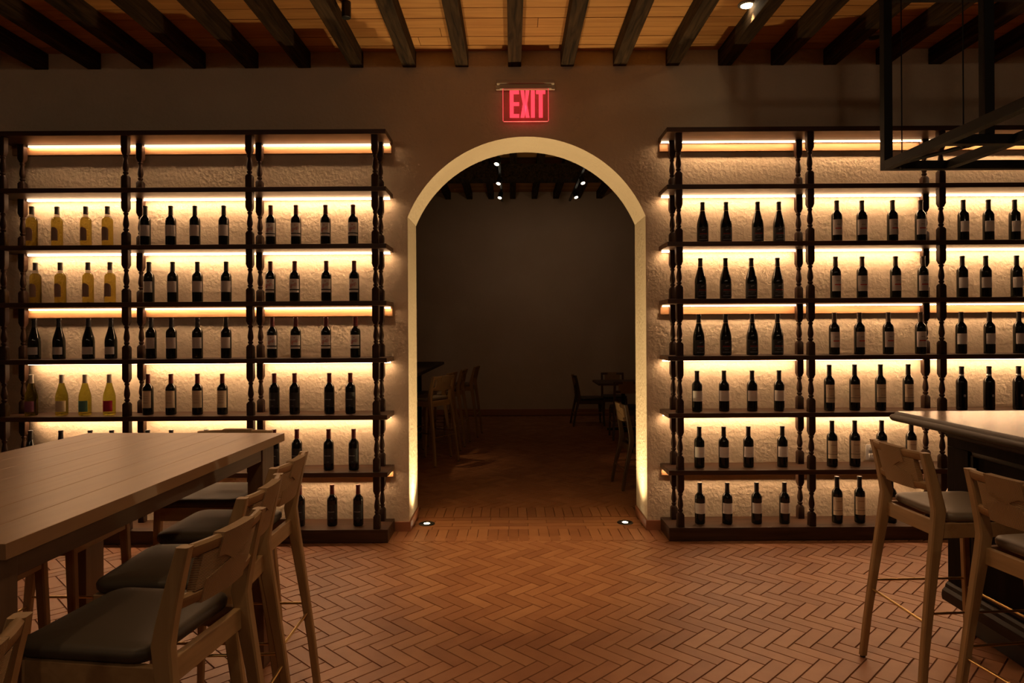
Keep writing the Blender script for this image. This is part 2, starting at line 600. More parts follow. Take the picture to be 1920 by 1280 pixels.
def patch(mb, r, z0, z1, a0, a1, n=14, dx=0.0, arch=0.0):
    """a piece of paper wrapped round the bottle; angles from the front, in degrees"""
    rows = []
    for k, z in enumerate((z0, z1)):
        row = []
        for i in range(n + 1):
            a = math.radians(a0 + (a1 - a0) * i / n)
            t = (2 * i / n - 1)
            zz = z + (arch * (math.sqrt(max(0, 1 - t * t)) - 1) if k and arch else 0)
            row.append(mb.bm.verts.new((r * math.sin(a), -r * math.cos(a), zz)))
        rows.append(row)
    for i in range(n):
        mb.bm.faces.new((rows[0][i], rows[0][i + 1], rows[1][i + 1], rows[1][i]))


def squiggle(mb, r, z, a0, a1, hgt, w=.0011):
    n = 60
    pts = []
    for i in range(n + 1):
        t = i / n
        a = math.radians(a0 + (a1 - a0) * t + 5 * math.sin(t * 34))
        zz = z + hgt * .5 * math.cos(t * 34) * (.7 + .3 * math.sin(t * 9)) + hgt * .5 * (t - .5)
        pts.append((r * math.sin(a), -r * math.cos(a), zz))
    mb.tube(pts, w, 5)
    # underline with a loop
    pts = []
    for i in range(20):
        t = i / 19
        a = math.radians(a0 + (a1 - a0) * (.02 + .3 * t))
        pts.append((r * math.sin(a), -r * math.cos(a), z - hgt * (.55 + .35 * math.sin(PI * t))))
    mb.tube(pts, w, 5)


def dashes(mb, r, z, a0, a1, h, seed=0):
    rnd = random.Random(seed)
    a = a0
    while a < a1 - 1:
        w = rnd.uniform(2.5, 6)
        patch(mb, r, z, z + h * rnd.uniform(.7, 1), a, min(a + w, a1), 2)
        a += w + rnd.uniform(1.2, 2.5)


def bottle(kind):
    """prototype of one kind of bottle with its parts"""
    root = bpy.data.objects.new('wine_bottle', None)
    root.empty_display_size = .05
    COL.objects.link(root)
    shape = 'burgundy' if kind in ('burg_pale', 'green_purple', 'green_cream', 'green_teal', 'green_red', 'burg_black') else 'bordeaux'
    k = {'bord_line': 1.13, 'bord_emblem': 1.07, 'bord_bar': 1.03, 'bord_plain': 1.03, 'burg_black': 1.01}.get(kind, 1.0)
    gm = M_gl_green if kind.startswith('green') else M_gl_clear if kind == 'clear' else M_gl_blk if kind in ('bord_black', 'bord_emblem') else M_gl_dark
    prof = PROF[shape] + neck(.268)[:-1]
    prof = [(max(r, .0005), z) for r, z in prof] + [(.0005, .30)]
    R = max(r for r, z in prof)
    kr = .995 if k > 1.05 else 1.0
    # k stretches the height only
    if kind == 'clear':
        lo = [p for p in prof if p[1] <= .2145] + [(.0215, .222), (.0005, .2225)]
        hi = [(.0005, .2227), (.0213, .2227)] + [p for p in prof if p[1] > .2225]
        MB().lathe(hi, n=28).obj('glass_neck', M_gl_neck, root, 50)
        prof = lo
    mb = MB(); mb.lathe([(r * kr, z * k) for r, z in prof], n=28)
    g = mb.obj('bottle_glass', gm, root, 50)
    cap = {'clear': M_cap_grey, 'bord_white': M_cap_black, 'bord_script': M_cap_red, 'burg_pale': M_cap_black, 'bord_tall': M_cap_red, 'bord_black': M_cap_red,
           'burg_black': M_cap_black, 'bord_low': M_cap_black, 'bord_bar': M_cap_brown, 'bord_line': M_cap_black, 'bord_plain': M_cap_black,
           'bord_emblem': M_cap_black}.get(kind, M_cap_pale)
    c0 = .238 if shape == 'burgundy' else .245 if kind == 'clear' else .232
    cr = .0176 if shape == 'burgundy' else .0168
    mb = MB(); mb.lathe([(cr, c0 * k), (.0160, (c0 + .03) * k), (.0156, .287 * k), (.0172, .288 * k), (.0172, .299 * k), (.0160, .302 * k), (.0005, .302 * k)], n=22)
    c = mb.obj('capsule', cap, root, 50)
    e = .0005
    r = R * kr + e
    lab = lambda mat, z0, z1, a=70, arch=0.0: _lab(root, mat, r, z0 * k, z1 * k, a, arch)

    def ink(par, mat, fn, name='printing'):
        mb = MB(); fn(mb)
        return mb.obj(name, mat, par, 50)
    if kind == 'clear':
        lab(M_lab_brown, .045, .145, 48, .028)
    elif kind == 'bord_white':
        lab(M_lab_grey, .075, .156)
    elif kind == 'bord_script':
        l = lab(M_lab_white, .092, .168, 66)
        ink(l, M_ink_red, lambda m: squiggle(m, r + .0008, .121, -36, 34, .026), 'script')
        ink(l, M_ink_red, lambda m: patch(m, r + .0005, .147, .152, -7, 7, 4), 'crest')
        lab(M_lab_white, .068, .084, 66)
    elif kind == 'burg_pale':
        lab(M_lab_grey, .035, .090, 66)
    elif kind == 'bord_tall':
        l = lab(M_lab_cream, .052, .178, 64)
        ink(l, M_ink_brown, lambda m: [dashes(m, r + .0005, z, -30, 30, .0035, i) for i, z in enumerate((.138, .124, .110, .092, .084))])
    elif kind == 'bord_black':
        l = lab(M_lab_black, .05, .16, 64)
        ink(l, M_ink_pale, lambda m: dashes(m, r + .0005, .105, -44, 30, .0045, 3))
        ink(l, M_ink_pale, lambda m: dashes(m, r + .0005, .062, -14, 14, .002, 4), 'small_printing')
    elif kind == 'burg_black':
        l = lab(M_lab_black, .012, .112, 66)
        ink(l, M_ink_red, lambda m: (dashes(m, r + .0005, .064, -36, 36, .006, 5)), 'red_lettering')
        ink(l, M_ink_pale, lambda m: dashes(m, r + .0005, .055, -40, 40, .0025, 6))
        ink(l, M_ink_pale, lambda m: dashes(m, r + .0005, .042, -20, 20, .0025, 7), 'small_printing')
        ink(l, M_ink_pale, lambda m: dashes(m, r + .0005, .022, -40, 40, .0035, 8), 'foot_printing')
        ink(l, M_ink_pale, lambda m: squiggle(m, r + .0006, .096, -14, 14, .008, .0005), 'signature')
        mb = MB(); mb.lathe([(.0181, .2375), (.0181, .2415), (.0172, .242)], n=20); mb.obj('neck_ring', M_gold, root, 50)
    elif kind == 'bord_low':
        l = lab(M_lab_white, .077, .154)
        ink(l, M_lab_grey, lambda m: (dashes(m, r + .0004, .105, -26, 26, .003, 9)))
    elif kind == 'bord_bar':
        l = lab(M_lab_grey, .052, .163, 66)
        ink(l, M_ink_red, lambda m: patch(m, r + .0005, .094 * k, .102 * k, -36, 36, 8), 'red_bar')
        ink(l, M_ink_dark, lambda m: (dashes(m, r + .0005, .124 * k, -18, 18, .006, 10)))
    elif kind == 'bord_line':
        l = lab(M_lab_cream, .055, .172, 66)
        ink(l, M_ink_dark, lambda m: patch(m, r + .0005, .083 * k, .0855 * k, -66, 66, 12), 'ruled_line')
        ink(l, M_ink_brown, lambda m: dashes(m, r + .0005, .142 * k, -34, 34, .006, 11))
        ink(l, M_ink_brown, lambda m: dashes(m, r + .0005, .100 * k, -20, 30, .004, 12), 'small_printing')
    elif kind == 'bord_plain':
        lab(M_lab_white, .070, .146, 66)
    elif kind == 'bord_emblem':
        def disc(m):
            for i in range(1, 5):
                h = .0085 * math.sqrt(1 - ((i - 2.5) / 2.2) ** 2)
                patch(m, r + .0003, (.100 + (i - 2.5) * .004 - .002) * k, (.100 + (i - 2.5) * .004 + .002) * k, -h / R * 57, h / R * 57, 6)
        ink(root, M_ink_pale, disc, 'round_emblem')
        mb = MB(); mb.lathe([(.0178, .236 * k), (.0174, .246 * k), (.0165, .247 * k)], n=20); mb.obj('neck_ring', M_silver, root, 50)
    elif kind.startswith('green'):
        lab({'green_purple': M_lab_purple, 'green_cream': M_lab_cream, 'green_teal': M_lab_teal, 'green_red': M_lab_red}[kind], .028, .108, 62)
    return root


def _lab(root, mat, r, z0, z1, a, arch=0.0):
    mb = MB(); patch(mb, r, z0, z1, -a, a, 20, 0, arch)
    return mb.obj('label', mat, root, 60)


LOOK = {'clear': 'pale white-wine bottle', 'bord_white': 'dark bottle, grey-white label', 'bord_script': 'red-capped bottle, red-script label', 'burg_pale': 'sloping dark bottle, low pale label',
        'green_purple': 'green bottle with purple label', 'green_cream': 'green bottle with cream label', 'green_teal': 'green bottle with teal label', 'green_red': 'green bottle with crimson label',
        'bord_tall': 'red-capped bottle, tall cream label', 'bord_black': 'black bottle with red capsule', 'burg_black': 'sloping black-labelled bottle', 'bord_low': 'dark bottle, plain white label',
        'bord_bar': 'dark bottle, red-barred label', 'bord_line': 'tall bottle, lined cream label', 'bord_plain': 'dark bottle, blank white label', 'bord_emblem': 'black bottle, round pale emblem'}
POS = {
    'LA': [[-3.566, -3.38, -3.169, -3.006], [-3.545, -3.359, -3.149, -2.986], [-3.556, -3.374, -3.152, -2.985], [-3.576, -3.357, -3.179, -3.0], [-3.591, -3.364, -3.146, -2.983], []],
    'LB': [[-2.721, -2.534, -2.356, -2.141], [-2.7, -2.521, -2.339, -2.125], [-2.687, -2.533, -2.342, -2.128], [-2.71, -2.54, -2.341, -2.155], [-2.714, -2.539, -2.281], []],
    'LC': [[-1.792, -1.602, -1.383, -1.177], [-1.795, -1.613, -1.378, -1.172], [-1.786, -1.608, -1.386, -1.167], [-1.77, -1.619, -1.361, -1.206], [-1.773, -1.606, -1.368, -1.182], [-1.586, -1.347, -1.153]],
    'RA': [[1.423, 1.597, 1.831, 1.99], [1.404, 1.59, 1.785, 1.979], [1.388, 1.591, 1.789, 1.976], [1.373, 1.576, 1.782, 1.984], [1.39, 1.569, 1.755, 2.009], [1.391, 1.593, 1.812, 2.018]],
    'RB': [[2.419, 2.609, 2.835, 3.046], [2.408, 2.61, 2.856, 3.062], [2.4, 2.587, 2.801, 3.039], [2.358, 2.548, 2.742, 2.949], [2.378, 2.549, 2.747, 2.966], [2.411, 2.581, 2.812]],
    'RC': [[3.363, 3.546, 3.748], [3.352, 3.527, 3.753], [3.345, 3.551, 3.774], [3.342, 3.544, 3.766], [], []],
}
KINDS = {
    'LA': ['clear', 'clear', 'burg_pale', ('green_purple', 'green_cream', 'green_teal', 'green_red'), 'burg_pale', None],
    'LB': ['bord_white', 'bord_white', 'bord_white', 'bord_tall', 'bord_white', None],
    'LC': ['bord_script', 'bord_script', 'bord_script', 'bord_black', 'bord_black', 'bord_black'],
    'RA': ['burg_black', 'burg_black', 'burg_black', 'bord_low', 'bord_low', 'bord_low'],
    'RB': ['bord_bar', 'bord_bar', 'bord_bar', 'bord_line', 'bord_line', 'bord_line'],
    'RC': ['bord_plain', 'bord_plain', 'bord_plain', 'bord_emblem', None, None],
}
BAY = {'LA': ("outer left rack bay", 'left'), 'LB': ("middle left rack bay", 'middle'), 'LC': ("left rack beside arch", 'right'),
       'RA': ("right rack beside arch", 'left'), 'RB': ("middle right rack bay", 'middle'), 'RC': ("outer right rack bay", 'right')}
ROW = ['top row', 'second row down', 'third row down', 'fourth row down', 'fifth row down', 'bottom row']
ORD = ['first from left', 'second from left', 'third from left', 'fourth from left']
protos, used = {}, set()
for bay in POS:
    for ri in range(6):
        for i, x in enumerate(POS[bay][ri]):
            kd = KINDS[bay][ri]
            kd = kd[i] if isinstance(kd, tuple) else kd
            if kd not in protos:
                protos[kd] = bottle(kd); o = protos[kd]
            else:
                o = copy_tree(protos[kd])
            o.location = (x, 5.08 + random.uniform(-.006, .006), SHZ[6 - 1 - ri] + .0005)
            o.rotation_euler = (0, 0, math.radians(random.uniform(-9, 9)))
            nm = ORD[i] if not (bay == 'LC' and ri == 5) else ('left of the three', 'middle of the three', 'right of the three')[i]
            tag(o, f"{LOOK[kd]}, {nm}, {ROW[ri]}, {BAY[bay][0]}", 'bottle', 'wine bottles on the lit racks')
            if kd == 'clear':
                o.rotation_euler = (0, 0, math.radians(-10))

# ------------------------------------------------------------------ bar stools and chairs
def make_seat_thing(name, seat_h, top_h, oak, oak_h, seat_mat, simple=False):
    """oak seat with woven back; local +x is the way the sitter faces; origin on the floor"""
    root = bpy.data.objects.new(name, None)
    root.empty_display_size = .15
    COL.objects.link(root)
    sh, T = seat_h, top_h           # sh = seat surface, T = top of the back
    f = sh - .04                    # top of the seat frame

    def px(z):                      # centre line of a rear leg and back post
        if z <= sh:
            return -.280 + .100 * (z / sh) ** 1.2
        t = (z - sh) / (T - sh)
        return -.18 - .058 * t ** 1.2
    for s in (-1, 1):
        secs = []
        for t in (0.012, .25, .5, .75, .92):
            z = sh * t
            secs.append(((px(z), s * (.211 - .033 * t), z), .0145 + .012 * t ** 2, .0135 + .003 * t))
        for t in (0.03, .22, .5, .75, .94, 1):
            z = sh + (T - sh) * t
            secs.append(((px(z), s * .178, z), .0265 - .010 * t, .0165 - .001 * t))
        l = MB().bars(secs, ch=.3).obj('leg', oak, root, 40)
        g = MB().lathe([(.011, 0), (.012, .002), (.012, .014)], (px(0), s * .211, 0), 12).obj('foot_pad', M_rubber, l, 40)
        secs = []
        for t in (.012, .4, .8, 1):
            z = f * t
            secs.append(((.222 - .03 * t, s * (.195 - .014 * t), z), .0125 + .0055 * t, .0125 + .004 * t))
        l = MB().bars(secs, ch=.3).obj('leg', oak, root, 40)
        MB().lathe([(.011, 0), (.012, .002), (.012, .014)], (.222, s * .195, 0), 12).obj('foot_pad', M_rubber, l, 40)
    # seat frame
    mb = MB()
    for s in (-1, 1):
        mb.box((.008, s * .183, f - .032), (.36, .022, .062), .003)
    mb.box((-.176, 0, f - .032), (.022, .345, .062), .003)
    mb.box((.196, 0, f - .032), (.022, .345, .062), .003)
    mb.obj('seat_frame', oak_h, root, 30)
    # cushion
    rings = []
    x0, x1, yh, rc = -.152, .222, .196, .055
    for z, k in ((f + .001, .010), (f + .012, .001), (f + .026, 0.0), (f + .035, .006), (f + .0395, .018), (sh + .002, .05), (sh + .004, .10)):
        pts = []
        for cx, cy, a0 in ((x1 - rc, yh - rc, 0), (x0 + rc, yh - rc, 90), (x0 + rc, -yh + rc, 180), (x1 - rc, -yh + rc, 270)):
            for q in range(7):
                a = math.radians(a0 + 15 * q)
                rr = max(rc - k, .008)
                ex = max(k - rc + .008, 0)
                pts.append(Vector((cx - math.copysign(ex, cx - .03) + rr * math.cos(a), cy - math.copysign(ex, cy) + rr * math.sin(a), z)))
        rings.append(pts)
    MB().loft(rings).obj('seat_cushion', seat_mat, root, 60)

    # back rails, bowed away from the sitter
    def rail_rings(z0, z1, th, n=12, y0=-.165, y1=.165, grow=0.0):
        out = []
        for i in range(n + 1):
            y = y0 + (y1 - y0) * i / n
            xm = px((z0 + z1) / 2) - .030 * (1 - (y / .18) ** 2)
            k = th * .3
            a, b = th / 2 + grow, (z1 - z0) / 2 + grow
            zc = (z0 + z1) / 2
            dx = (px(z1) - px(z0)) / 2
            sec = [(-a + k, b), (a - k, b), (a, b - k), (a, -b + k), (a - k, -b), (-a + k, -b), (-a, -b + k), (-a, b - k)]
            out.append([Vector((xm + u + dx * (w / b), y, zc + w)) for u, w in sec])
        return out
    zt0, zt1, zb0, zb1 = T - .036, T + .001, T - .162, T - .126
    MB().loft(rail_rings(zt0, zt1, .024)).obj('top_rail', oak_h, root, 40)
    MB().loft(rail_rings(zb0, zb1, .024)).obj('lower_rail', oak_h, root, 40)

    # woven cord: band across, then wraps over each rail narrowing to the middle
    def band(y0, y1, lo, hi, off, th, n=16):
        rings = []
        for i in range(n + 1):
            y = y0 + (y1 - y0) * i / n
            a, b = lo(y), hi(y)
            ring = []
            for q in range(5):
                z = a + (b - a) * q / 4
                ring.append(Vector((px(z) - .030 * (1 - (y / .18) ** 2) - off - th / 2, y, z)))
            for q in range(4, -1, -1):
                z = a + (b - a) * q / 4
                ring.append(Vector((px(z) - .030 * (1 - (y / .18) ** 2) + off + th / 2, y, z)))
            rings.append(ring)
        return MB().loft(rings)
    band(-.128, .128, lambda y: zb1 - .002, lambda y: zt0 + .002, 0, .022).obj('woven_band', M_cord_h, root, 40)
    zm = (zt0 + zb1) / 2
    band(-.074, .074, lambda y: zm - .004 + .026 * min(1, abs(y) / .05), lambda y: zt1 + .004, .001, .029).obj('upper_wrap', M_cord_v, root, 40)
    band(-.10, .10, lambda y: zb0 - .004, lambda y: zm + .004 - .030 * min(1, abs(y) / .10), .0005, .0265).obj('lower_wrap', M_cord_v, root, 40)
    # footrest bars
    zs, ze = (.365, .325) if sh > .6 else (.22, .19)
    for s in (-1, 1):
        MB().tube([(px(zs), s * .193, zs), (.205, s * .187, zs)], .0055, 8).obj('footrest_bar', M_brass, root, 60)
    MB().tube([(px(ze), -.194, ze), (px(ze), .194, ze)], .0055, 8).obj('footrest_bar', M_brass, root, 60)
    MB().tube([(.207, -.187, ze), (.207, .187, ze)], .0055, 8).obj('footrest_bar', M_brass, root, 60)
    return root


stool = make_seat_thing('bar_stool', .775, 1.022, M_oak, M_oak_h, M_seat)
stool_shaded = make_seat_thing('bar_stool', .775, 1.022, M_oak, M_oak_h, M_seat_shaded)
chair = make_seat_thing('dining_chair', .46, .82, M_dusk, M_dusk, M_seat_shaded)
first = {stool: True, stool_shaded: True, chair: True}


def seat_at(proto, x, y, phi, label, cat, group):
    """x, y: middle of the top of the back on the floor plan; phi: heading of the sitter, degrees"""
    o = proto if first[proto] else copy_tree(proto)
    first[proto] = False
    p = math.radians(phi)
    o.location = (x + .235 * math.cos(p), y + .235 * math.sin(p), 0)
    o.rotation_euler = (0, 0, p)
    return tag(o, label, cat, group)


GA, GB, GC = 'bar stools around the long table', 'bar stools at the bar', 'bar stools in the back room'
seat_at(stool_shaded, -.765, 1.81, 172.5, 'oak bar stool nearest the camera that shows whole seat, right side of table', 'stool', GA)
seat_at(stool_shaded, -.845, 2.29, 182, 'oak bar stool in the middle along the right side of the table', 'stool', GA)
seat_at(stool_shaded, -.902, 2.755, 179.5, 'oak bar stool farthest along right side of table, nearest the wine rack', 'stool', GA)
seat_at(stool_shaded, -.876, 1.06, 187, 'oak stool back cut off by the lower left corner of the photo', 'stool', GA)
seat_at(stool_shaded, -2.150, 2.84, 0, 'oak stool under the far left side of the table, brass bars showing', 'stool', GA)
seat_at(stool_shaded, -2.165, 2.32, 2, 'oak stool under the left side of table, behind near table leg', 'stool', GA)
seat_at(stool_shaded, -1.45, 3.57, -90, 'oak stool pulled up to the far end of the table before rack', 'stool', GA)
seat_at(stool, 1.690, 2.99, 3, 'oak woven-back bar stool at the far end of the bar, whole back showing', 'stool', GB)
seat_at(stool, 1.695, 2.315, 8, 'oak woven-back bar stool at right edge of photo, cut off by frame', 'stool', GB)
seat_at(stool, -.80, 7.95, 146, 'nearest stool seen through the arch, lit tan seat', 'stool', GC)
seat_at(stool, -.76, 8.62, 168, 'second nearest stool seen through the arch, beside the dark counter', 'stool', GC)
seat_at(stool, -.66, 9.32, 174, 'third stool through the arch, dark back against the far wall', 'stool', GC)
seat_at(stool, -.53, 10.15, 174, 'farthest stool through the arch, standing alone past the counter', 'stool', GC)
GD = 'dining chairs in the back room'
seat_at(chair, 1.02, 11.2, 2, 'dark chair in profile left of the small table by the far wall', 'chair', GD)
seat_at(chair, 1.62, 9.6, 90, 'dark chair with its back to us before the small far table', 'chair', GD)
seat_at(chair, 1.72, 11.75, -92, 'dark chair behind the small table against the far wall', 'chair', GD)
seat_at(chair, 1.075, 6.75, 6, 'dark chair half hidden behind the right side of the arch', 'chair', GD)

# ------------------------------------------------------------------ long table
t = thing('high_table', 'long high oak table with plank top at the left', 'table', (-1.617, 2.449, 0), math.radians(-2.2))
TW, TL, TZ = .97, 1.725, 1.05
mb = MB()
nb = 7
for i in range(nb):
    w = TW / nb
    mb.box((-TW / 2 + w * (i + .5), 0, TZ - .019), (w - .0012, TL, .038), .0012)
mb.obj('table_top', M_table, t, 30)
for lx in (-1, 1):
    for ly in (-1, 1):
        dy, iy = (.13, .05) if ly > 0 else (.075, .004)
        mb = MB(); mb.box((lx * (TW / 2 - .070), ly * (TL / 2 - iy - dy / 2), (TZ - .038) / 2), (.072, dy, TZ - .038), .003)
        mb.obj('leg', M_tleg, t, 30)
for sx in (-1, 1):
    mb = MB(); mb.box((sx * (TW / 2 - .052), -.050, TZ - .038 - .033), (.024, TL - .264, .066), .002)
    mb.obj('apron', M_tapron, t, 30)
for sy in (-1, 1):
    mb = MB(); mb.box((0, sy * (TL / 2 - (.075 if sy > 0 else .03)), TZ - .038 - .033), (TW - .24, .024, .066), .002)
    mb.obj('apron', M_tapron, t, 30)

# ------------------------------------------------------------------ bar on the right
b = thing('bar_counter', 'dark panelled bar with glossy wooden top at the right', 'bar', (2.24, 1.2, 0))
BX, BY0, BY1, BZ = 2.24, 0.2, 3.52, 1.08


def bo(mb, x0, x1, y0, y1, z0, z1, bev=.003):
    mb.box(((x0 + x1) / 2 - 2.24, (y0 + y1) / 2 - 1.2, (z0 + z1) / 2), (x1 - x0, y1 - y0, z1 - z0), bev)
    return mb


bo(MB(), BX + .03, 3.05, BY0, BY1 - .03, .142, BZ - .05).obj('body', M_bar, b, 30)
bo(MB(), BX + .06, 3.0, BY0, BY1 - .04, .001, .142).obj('plinth', M_black, b, 30)
y = BY1
mb = MB()                                            # stiles and rails of the panelled front
bo(mb, BX, BX + .03, BY0, BY1, .142, .235)
bo(mb, BX, BX + .03, BY0, BY1, .93, BZ - .05)
for ys in (3.44, 2.66, 1.88, 1.10, .32):
    bo(mb, BX, BX + .03, ys - .08, ys + .08, .235, .93)
mb.obj('panel_frame', M_bar, b, 30)
for ys in (3.05, 2.27, 1.49, .71):
    mb = MB()
    y0, y1, z0, z1 = ys - .31, ys + .31, .235, .93
    for (ya, yb, za, zb) in ((y0, y1, z0, z0 + .025), (y0, y1, z1 - .025, z1), (y0, y0 + .025, z0, z1), (y1 - .025, y1, z0, z1)):
        bo(mb, BX + .008, BX + .034, ya, yb, za, zb, .006)
    mb.obj('panel_moulding', M_bar_h, b, 40)
# base moulding
mb = MB()
prof = [(0, .142), (-.03, .142), (-.034, .165), (-.030, .190), (-.016, .205), (-.012, .222), (0, .232)]
mb.loft([[Vector((BX + px_ - 2.24, yy - 1.2, pz)) for px_, pz in prof] for yy in (BY0, BY1)])
mb.obj('base_moulding', M_bar_h, b, 30)
mb = MB()                                            # cornice under the top
prof = [(0, .975), (-.008, .982), (-.012, .995), (-.024, 1.010), (-.030, 1.016), (-.030, 1.029), (0, 1.029)]
mb.loft([[Vector((BX + px_ - 2.24, yy - 1.2, pz)) for px_, pz in prof] for yy in (BY0, BY1)])
mb.obj('cornice_moulding', M_bar_h, b, 30)
bo(MB(), 2.115, 3.15, BY0 - .1, 3.765, BZ - .05, BZ).obj('counter_top', M_bartop, b, 30)
mb = MB()                                            # rounded nosing round the front and the far end
sec = [(.036, 0), (.028, -.003), (.022, -.010), (.019, -.016)]
for i in range(9):
    a = math.radians(90 + 180 * i / 8)
    sec.append((.017 + .018 * math.cos(a), -.034 + .018 * math.sin(a)))
sec += [(.036, -.052)]
ring = lambda p, dx, dy: [Vector((p[0] + u * dx - 2.24, p[1] + u * dy - 1.2, BZ + w)) for u, w in sec]
mb.loft([ring((2.082, BY0 - .1), 1, 0), ring((2.082, 3.76), 1, 0), ring((2.092, 3.787), .8, -.8), ring((2.12, 3.80), 0, -1), ring((3.15, 3.80), 0, -1)])
mb.obj('nosing', M_bar_h, b, 40)

# counter in the back room
b2 = thing('bar_counter', 'dark counter seen through the arch behind the stools', 'bar', (-1.56, 8.3, 0))
mb = MB(); mb.box((-.12, 0, .52), (.7, 3.4, 1.03), .004); mb.obj('body', M_bar, b2, 30)
mb = MB(); mb.box((0, .15, 1.06), (1.04, 4.0, .045), .01); mb.obj('counter_top', M_bar_h, b2, 30)
for i in range(4):
    mb = MB(); mb.box((.245, -1.4 + i * .95, .52), (.03, .10, 1.0), .004); mb.obj('pilaster', M_bar_h, b2, 30)

# small table in the back room
t2 = thing('pedestal_table', 'small square pedestal table among the chairs by the far wall', 'table', (1.72, 10.6, 0))
mb = MB(); mb.box((0, 0, .735), (.86, .8, .032), .004); mb.obj('table_top', M_dusk, t2, 30)
mb = MB(); mb.lathe([(.035, .03), (.03, .2), (.03, .6), (.05, .715)], n=16); mb.obj('pedestal', M_black, t2, 40)
mb = MB(); mb.box((0, 0, .016), (.5, .08, .03), .004); mb.box((0, 0, .016), (.08, .5, .03), .004); mb.obj('foot', M_black, t2, 30)

# ------------------------------------------------------------------ hanging steel rack over the bar
k = thing('hanging_rack', 'black steel frame hung from ceiling over the bar', 'rack', (2.02, 3.68, 2.39))
Q = .045


def st(mb, x0, x1, y0, y1, z0, z1):
    mb.box(((x0 + x1) / 2 - 2.02, (y0 + y1) / 2 - 3.68, (z0 + z1) / 2 - 2.39), (x1 - x0, y1 - y0, z1 - z0), .0015)
    return mb


X0, X1, Y0, Y1, Z0, Z1 = 2.0, 2.95, .9, 3.70, 2.39, 3.30
for (xa, ya) in ((X0, Y1 - Q), (X1 - Q, Y1 - Q), (X0, Y0), (X1 - Q, Y0)):
    st(MB(), xa, xa + Q, ya, ya + Q, Z0, 3.569).obj('post', M_steel, k, 30)
st(MB(), 2.200, 2.200 + Q, 3.165, 3.165 + Q, Z0 + Q, 3.569).obj('post', M_steel, k, 30)
for z in (Z0, Z1):
    for xa in (X0, X1 - Q):
        st(MB(), xa, xa + Q, Y0 + Q, Y1 - Q, z, z + Q).obj('rail', M_steel, k, 30)
    for ya in (Y0, Y1 - Q):
        st(MB(), X0 + Q, X1 - Q, ya, ya + Q, z, z + Q).obj('rail', M_steel, k, 30)
st(MB(), X0 + Q, X1 - Q, 3.165, 3.165 + Q, Z0, Z0 + Q).obj('crossbar', M_steel, k, 30)
st(MB(), X0 + Q, X1 - Q, 2.2, 2.2 + Q, Z0, Z0 + Q).obj('crossbar', M_steel, k, 30)
st(MB(), 2.33, 2.33 + Q, Y0 + Q, Y1 - Q, Z0 + .001, Z0 + Q - .001).obj('middle_rail', M_steel, k, 30)
MB().tube([(.03, -.03, .022), (.20, -.45, .022)], .011, 8).obj('brace', M_steel, k, 60)
for rx, ry in ((2.085, 3.64), (2.135, 3.22)):
    mb = MB()
    mb.tube([(rx - 2.02, ry - 3.68, .01), (rx - 2.02, ry - 3.68, Z1 - Z0 + .02)], .0032, 8)
    mb.lathe([(.002, -.012), (.010, -.006), (.012, .002), (.008, .010), (.003, .014)], (rx - 2.02, ry - 3.68, .004), 10)
    mb.obj('tie_rod', M_steel, k, 60)

# ------------------------------------------------------------------ exit sign
e = thing('exit_sign', 'red glowing EXIT sign on the wall above the arch', 'sign', (.1145, 5.2, 3.13))
mb = MB()
mb.box((0, .040, .284), (.452, .04, .064), .004)
mb.box((0, .010, .300), (.44, .06, .028), .004)
mb.box((0, .004, .268), (.395, .022, .034), .003)
mb.obj('canopy', M_canopy, e, 30)
pm, nt_, b_ = new_mat('clear_acrylic')
b_.inputs['Base Color'].default_value = (.95, .80, .78, 1); b_.inputs['Transmission Weight'].default_value = 1; b_.inputs['Roughness'].default_value = .02; b_.inputs['IOR'].default_value = 1.08
mb = MB(); mb.box((0, 0, .125), (.345, .006, .25), .001); mb.obj('panel', pm, e, 30)
mb = MB()
pts = [(-.1725, 0, .25), (-.1725, 0, .008), (-.166, 0, .001), (.166, 0, .001), (.1725, 0, .008), (.1725, 0, .25)]
mb.tube(pts, .0032, 6)
mb.tube([(-.1725, 0, .252), (.1725, 0, .252)], .002, 6)
mb.obj('lit_edge', M_edge, e, 60)
z0, z1 = .028, .237


def letter(name, polys):
    mb = MB()
    for poly in polys:
        lo = [mb.bm.verts.new((x, -.0045, z0 + (z1 - z0) * z)) for x, z in poly]
        hi = [mb.bm.verts.new((x, -.0033, z0 + (z1 - z0) * z)) for x, z in poly]
        mb.bm.faces.new(lo); mb.bm.faces.new(list(reversed(hi)))
        for i in range(len(poly)):
            j = (i + 1) % len(poly)
            mb.bm.faces.new((lo[i], hi[i], hi[j], lo[j]))
    return mb.obj(name, M_exit, e)


xo = -.1215
rc = lambda a, b_, c, d: [(a, c), (b_, c), (b_, d), (a, d)]
letter('letter_e', [rc(xo, xo + .030, 0, 1), rc(xo + .030, xo + .072, .86, 1), rc(xo + .030, xo + .072, .43, .57), rc(xo + .030, xo + .072, 0, .14)])
x = xo + .081
letter('letter_x', [[(x, 0), (x + .030, 0), (x + .0475, .37), (x + .036, .5), (x + .023, .5)][:4] + [(x + .018, .5)],
                    [(x + .040, 0), (x + .070, 0), (x + .052, .5), (x + .034, .5), (x + .030, .30)][:4],
                    [(x + .018, .5), (x + .036, .5), (x + .030, 1), (x, 1)],
                    [(x + .034, .5), (x + .052, .5), (x + .070, 1), (x + .040, 1)]])
x = xo + .161
letter('letter_i', [rc(x, x + .030, 0, 1)])
x = xo + .200
letter('letter_t', [rc(x + .021, x + .051, 0, .86), rc(x, x + .072, .86, 1)])

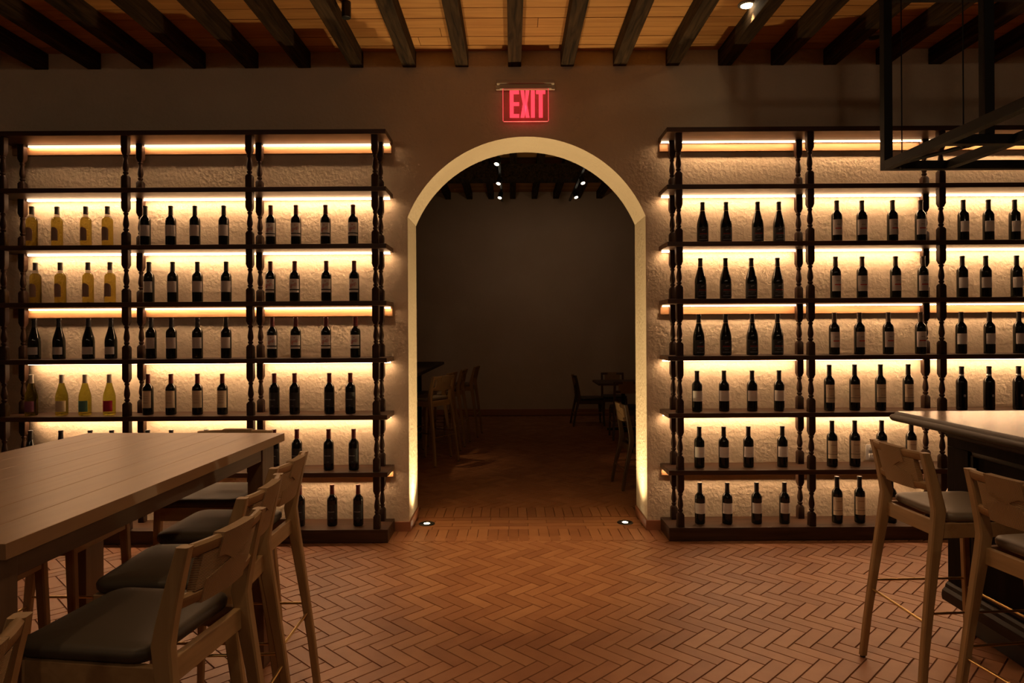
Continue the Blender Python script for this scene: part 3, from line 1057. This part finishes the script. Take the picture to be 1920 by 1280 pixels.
# ------------------------------------------------------------------ lamps and wall fittings
for x, lb in ((-.69, 'round lit floor lamp at the left foot of the arch'), (.895, 'round lit floor lamp at the right foot of the arch')):
    f = thing('floor_uplight', lb, 'lamp', (x, 5.455, 0), 0, 'floor lamps in the archway')
    MB().lathe([(.046, .001), (.064, .001), (.064, .004), (.060, .007), (.048, .007), (.046, .005)], n=32).obj('trim_ring', M_black, f, 50)
    MB().lathe([(.046, .001), (.046, .0045), (.0005, .0055)], n=32).obj('lens', M_lens, f, 50)


def eyeball(label, x, y, lit, tilt):
    f = thing('recessed_downlight', label, 'lamp', (x, y, H), 0, 'recessed ceiling lamps')
    MB().lathe([(.0405, -.001), (.060, -.001), (.060, -.006), (.056, -.010), (.043, -.012), (.0405, -.006)], n=28).obj('trim_ring', M_greymetal, f, 50)
    l = MB().lathe([(.0005, -.022), (.022, -.021), (.035, -.015), (.040, -.006), (.040, -.001)], n=28).obj('lens', M_lens if lit else M_black, f, 60)


eyeball('lit recessed ceiling lamp at top right of centre', 1.57, 4.52, True, 0)
eyeball('unlit recessed ceiling lamp beside the hanging steel rack', 2.68, 5.02, False, 0)
c = thing('cylinder_spotlight', 'black cylinder spotlight hanging at the top, left of centre', 'lamp', (-1.07, 4.46, 3.585))
MB().lathe([(.027, .0), (.030, .002), (.030, .104)], n=24).obj('housing', M_black, c, 40)
MB().lathe([(.0005, .001), (.024, .001), (.024, -.002), (.0005, -.002)], n=24).obj('lens', M_steel, c, 40)

for tx, tl in ((-.15, 'left'), (.97, 'right')):
    ys = (8.4, 9.5, 10.5) if tl == 'left' else (9.5, 10.5)
    tr = thing('lighting_track', f'dark lighting track under the back-room ceiling, {tl} one', 'lamp track', (tx, 9.3, 3.70))
    mb = MB(); mb.box((0, 0, 0), (.035, 4.0, .03), .002)
    for q in (-1.6, -.2):
        mb.box((0, q, .13), (.012, .012, .27))
    mb.obj('rail', M_black, tr, 30)
    for n_, yy in enumerate(ys):
        nm = (('nearest', 'middle', 'farthest') if tl == 'left' else ('nearer', 'farther'))[n_]
        sp = thing('track_spotlight', f'{nm} glowing spotlight on the {tl} track beyond the arch', 'lamp', (tx, yy, 3.685), 0, 'track spotlights in the back room')
        sp.rotation_euler = (math.radians(-24), math.radians(14 if tl == 'left' else -14), 0)
        MB().lathe([(.030, -.115), (.034, -.113), (.034, -.02), (.012, -.004)], n=20).obj('housing', M_black, sp, 40)
        MB().lathe([(.0005, -.126), (.020, -.124), (.029, -.118), (.0295, -.112)], n=20).obj('lens', M_lens_dim, sp, 60)

o_ = thing('wall_outlet', 'white wall outlet behind the far right bar stool back', 'outlet', (2.80, YF, .588))
mb = MB(); mb.box((0, -.004, 0), (.165, .008, .118), .002); mb.obj('cover_plate', M_white, o_, 30)
for sx in (-.042, .042):
    for sz in (-.028, .028):
        mb = MB(); mb.box((sx, -.0095, sz), (.036, .004, .034), .002)
        r_ = mb.obj('socket', M_white, o_, 30)
        mb = MB(); mb.box((sx - .007, -.0116, sz), (.003, .0012, .010)); mb.box((sx + .007, -.0116, sz), (.003, .0012, .010)); mb.obj('slot', M_ink_dark, r_)
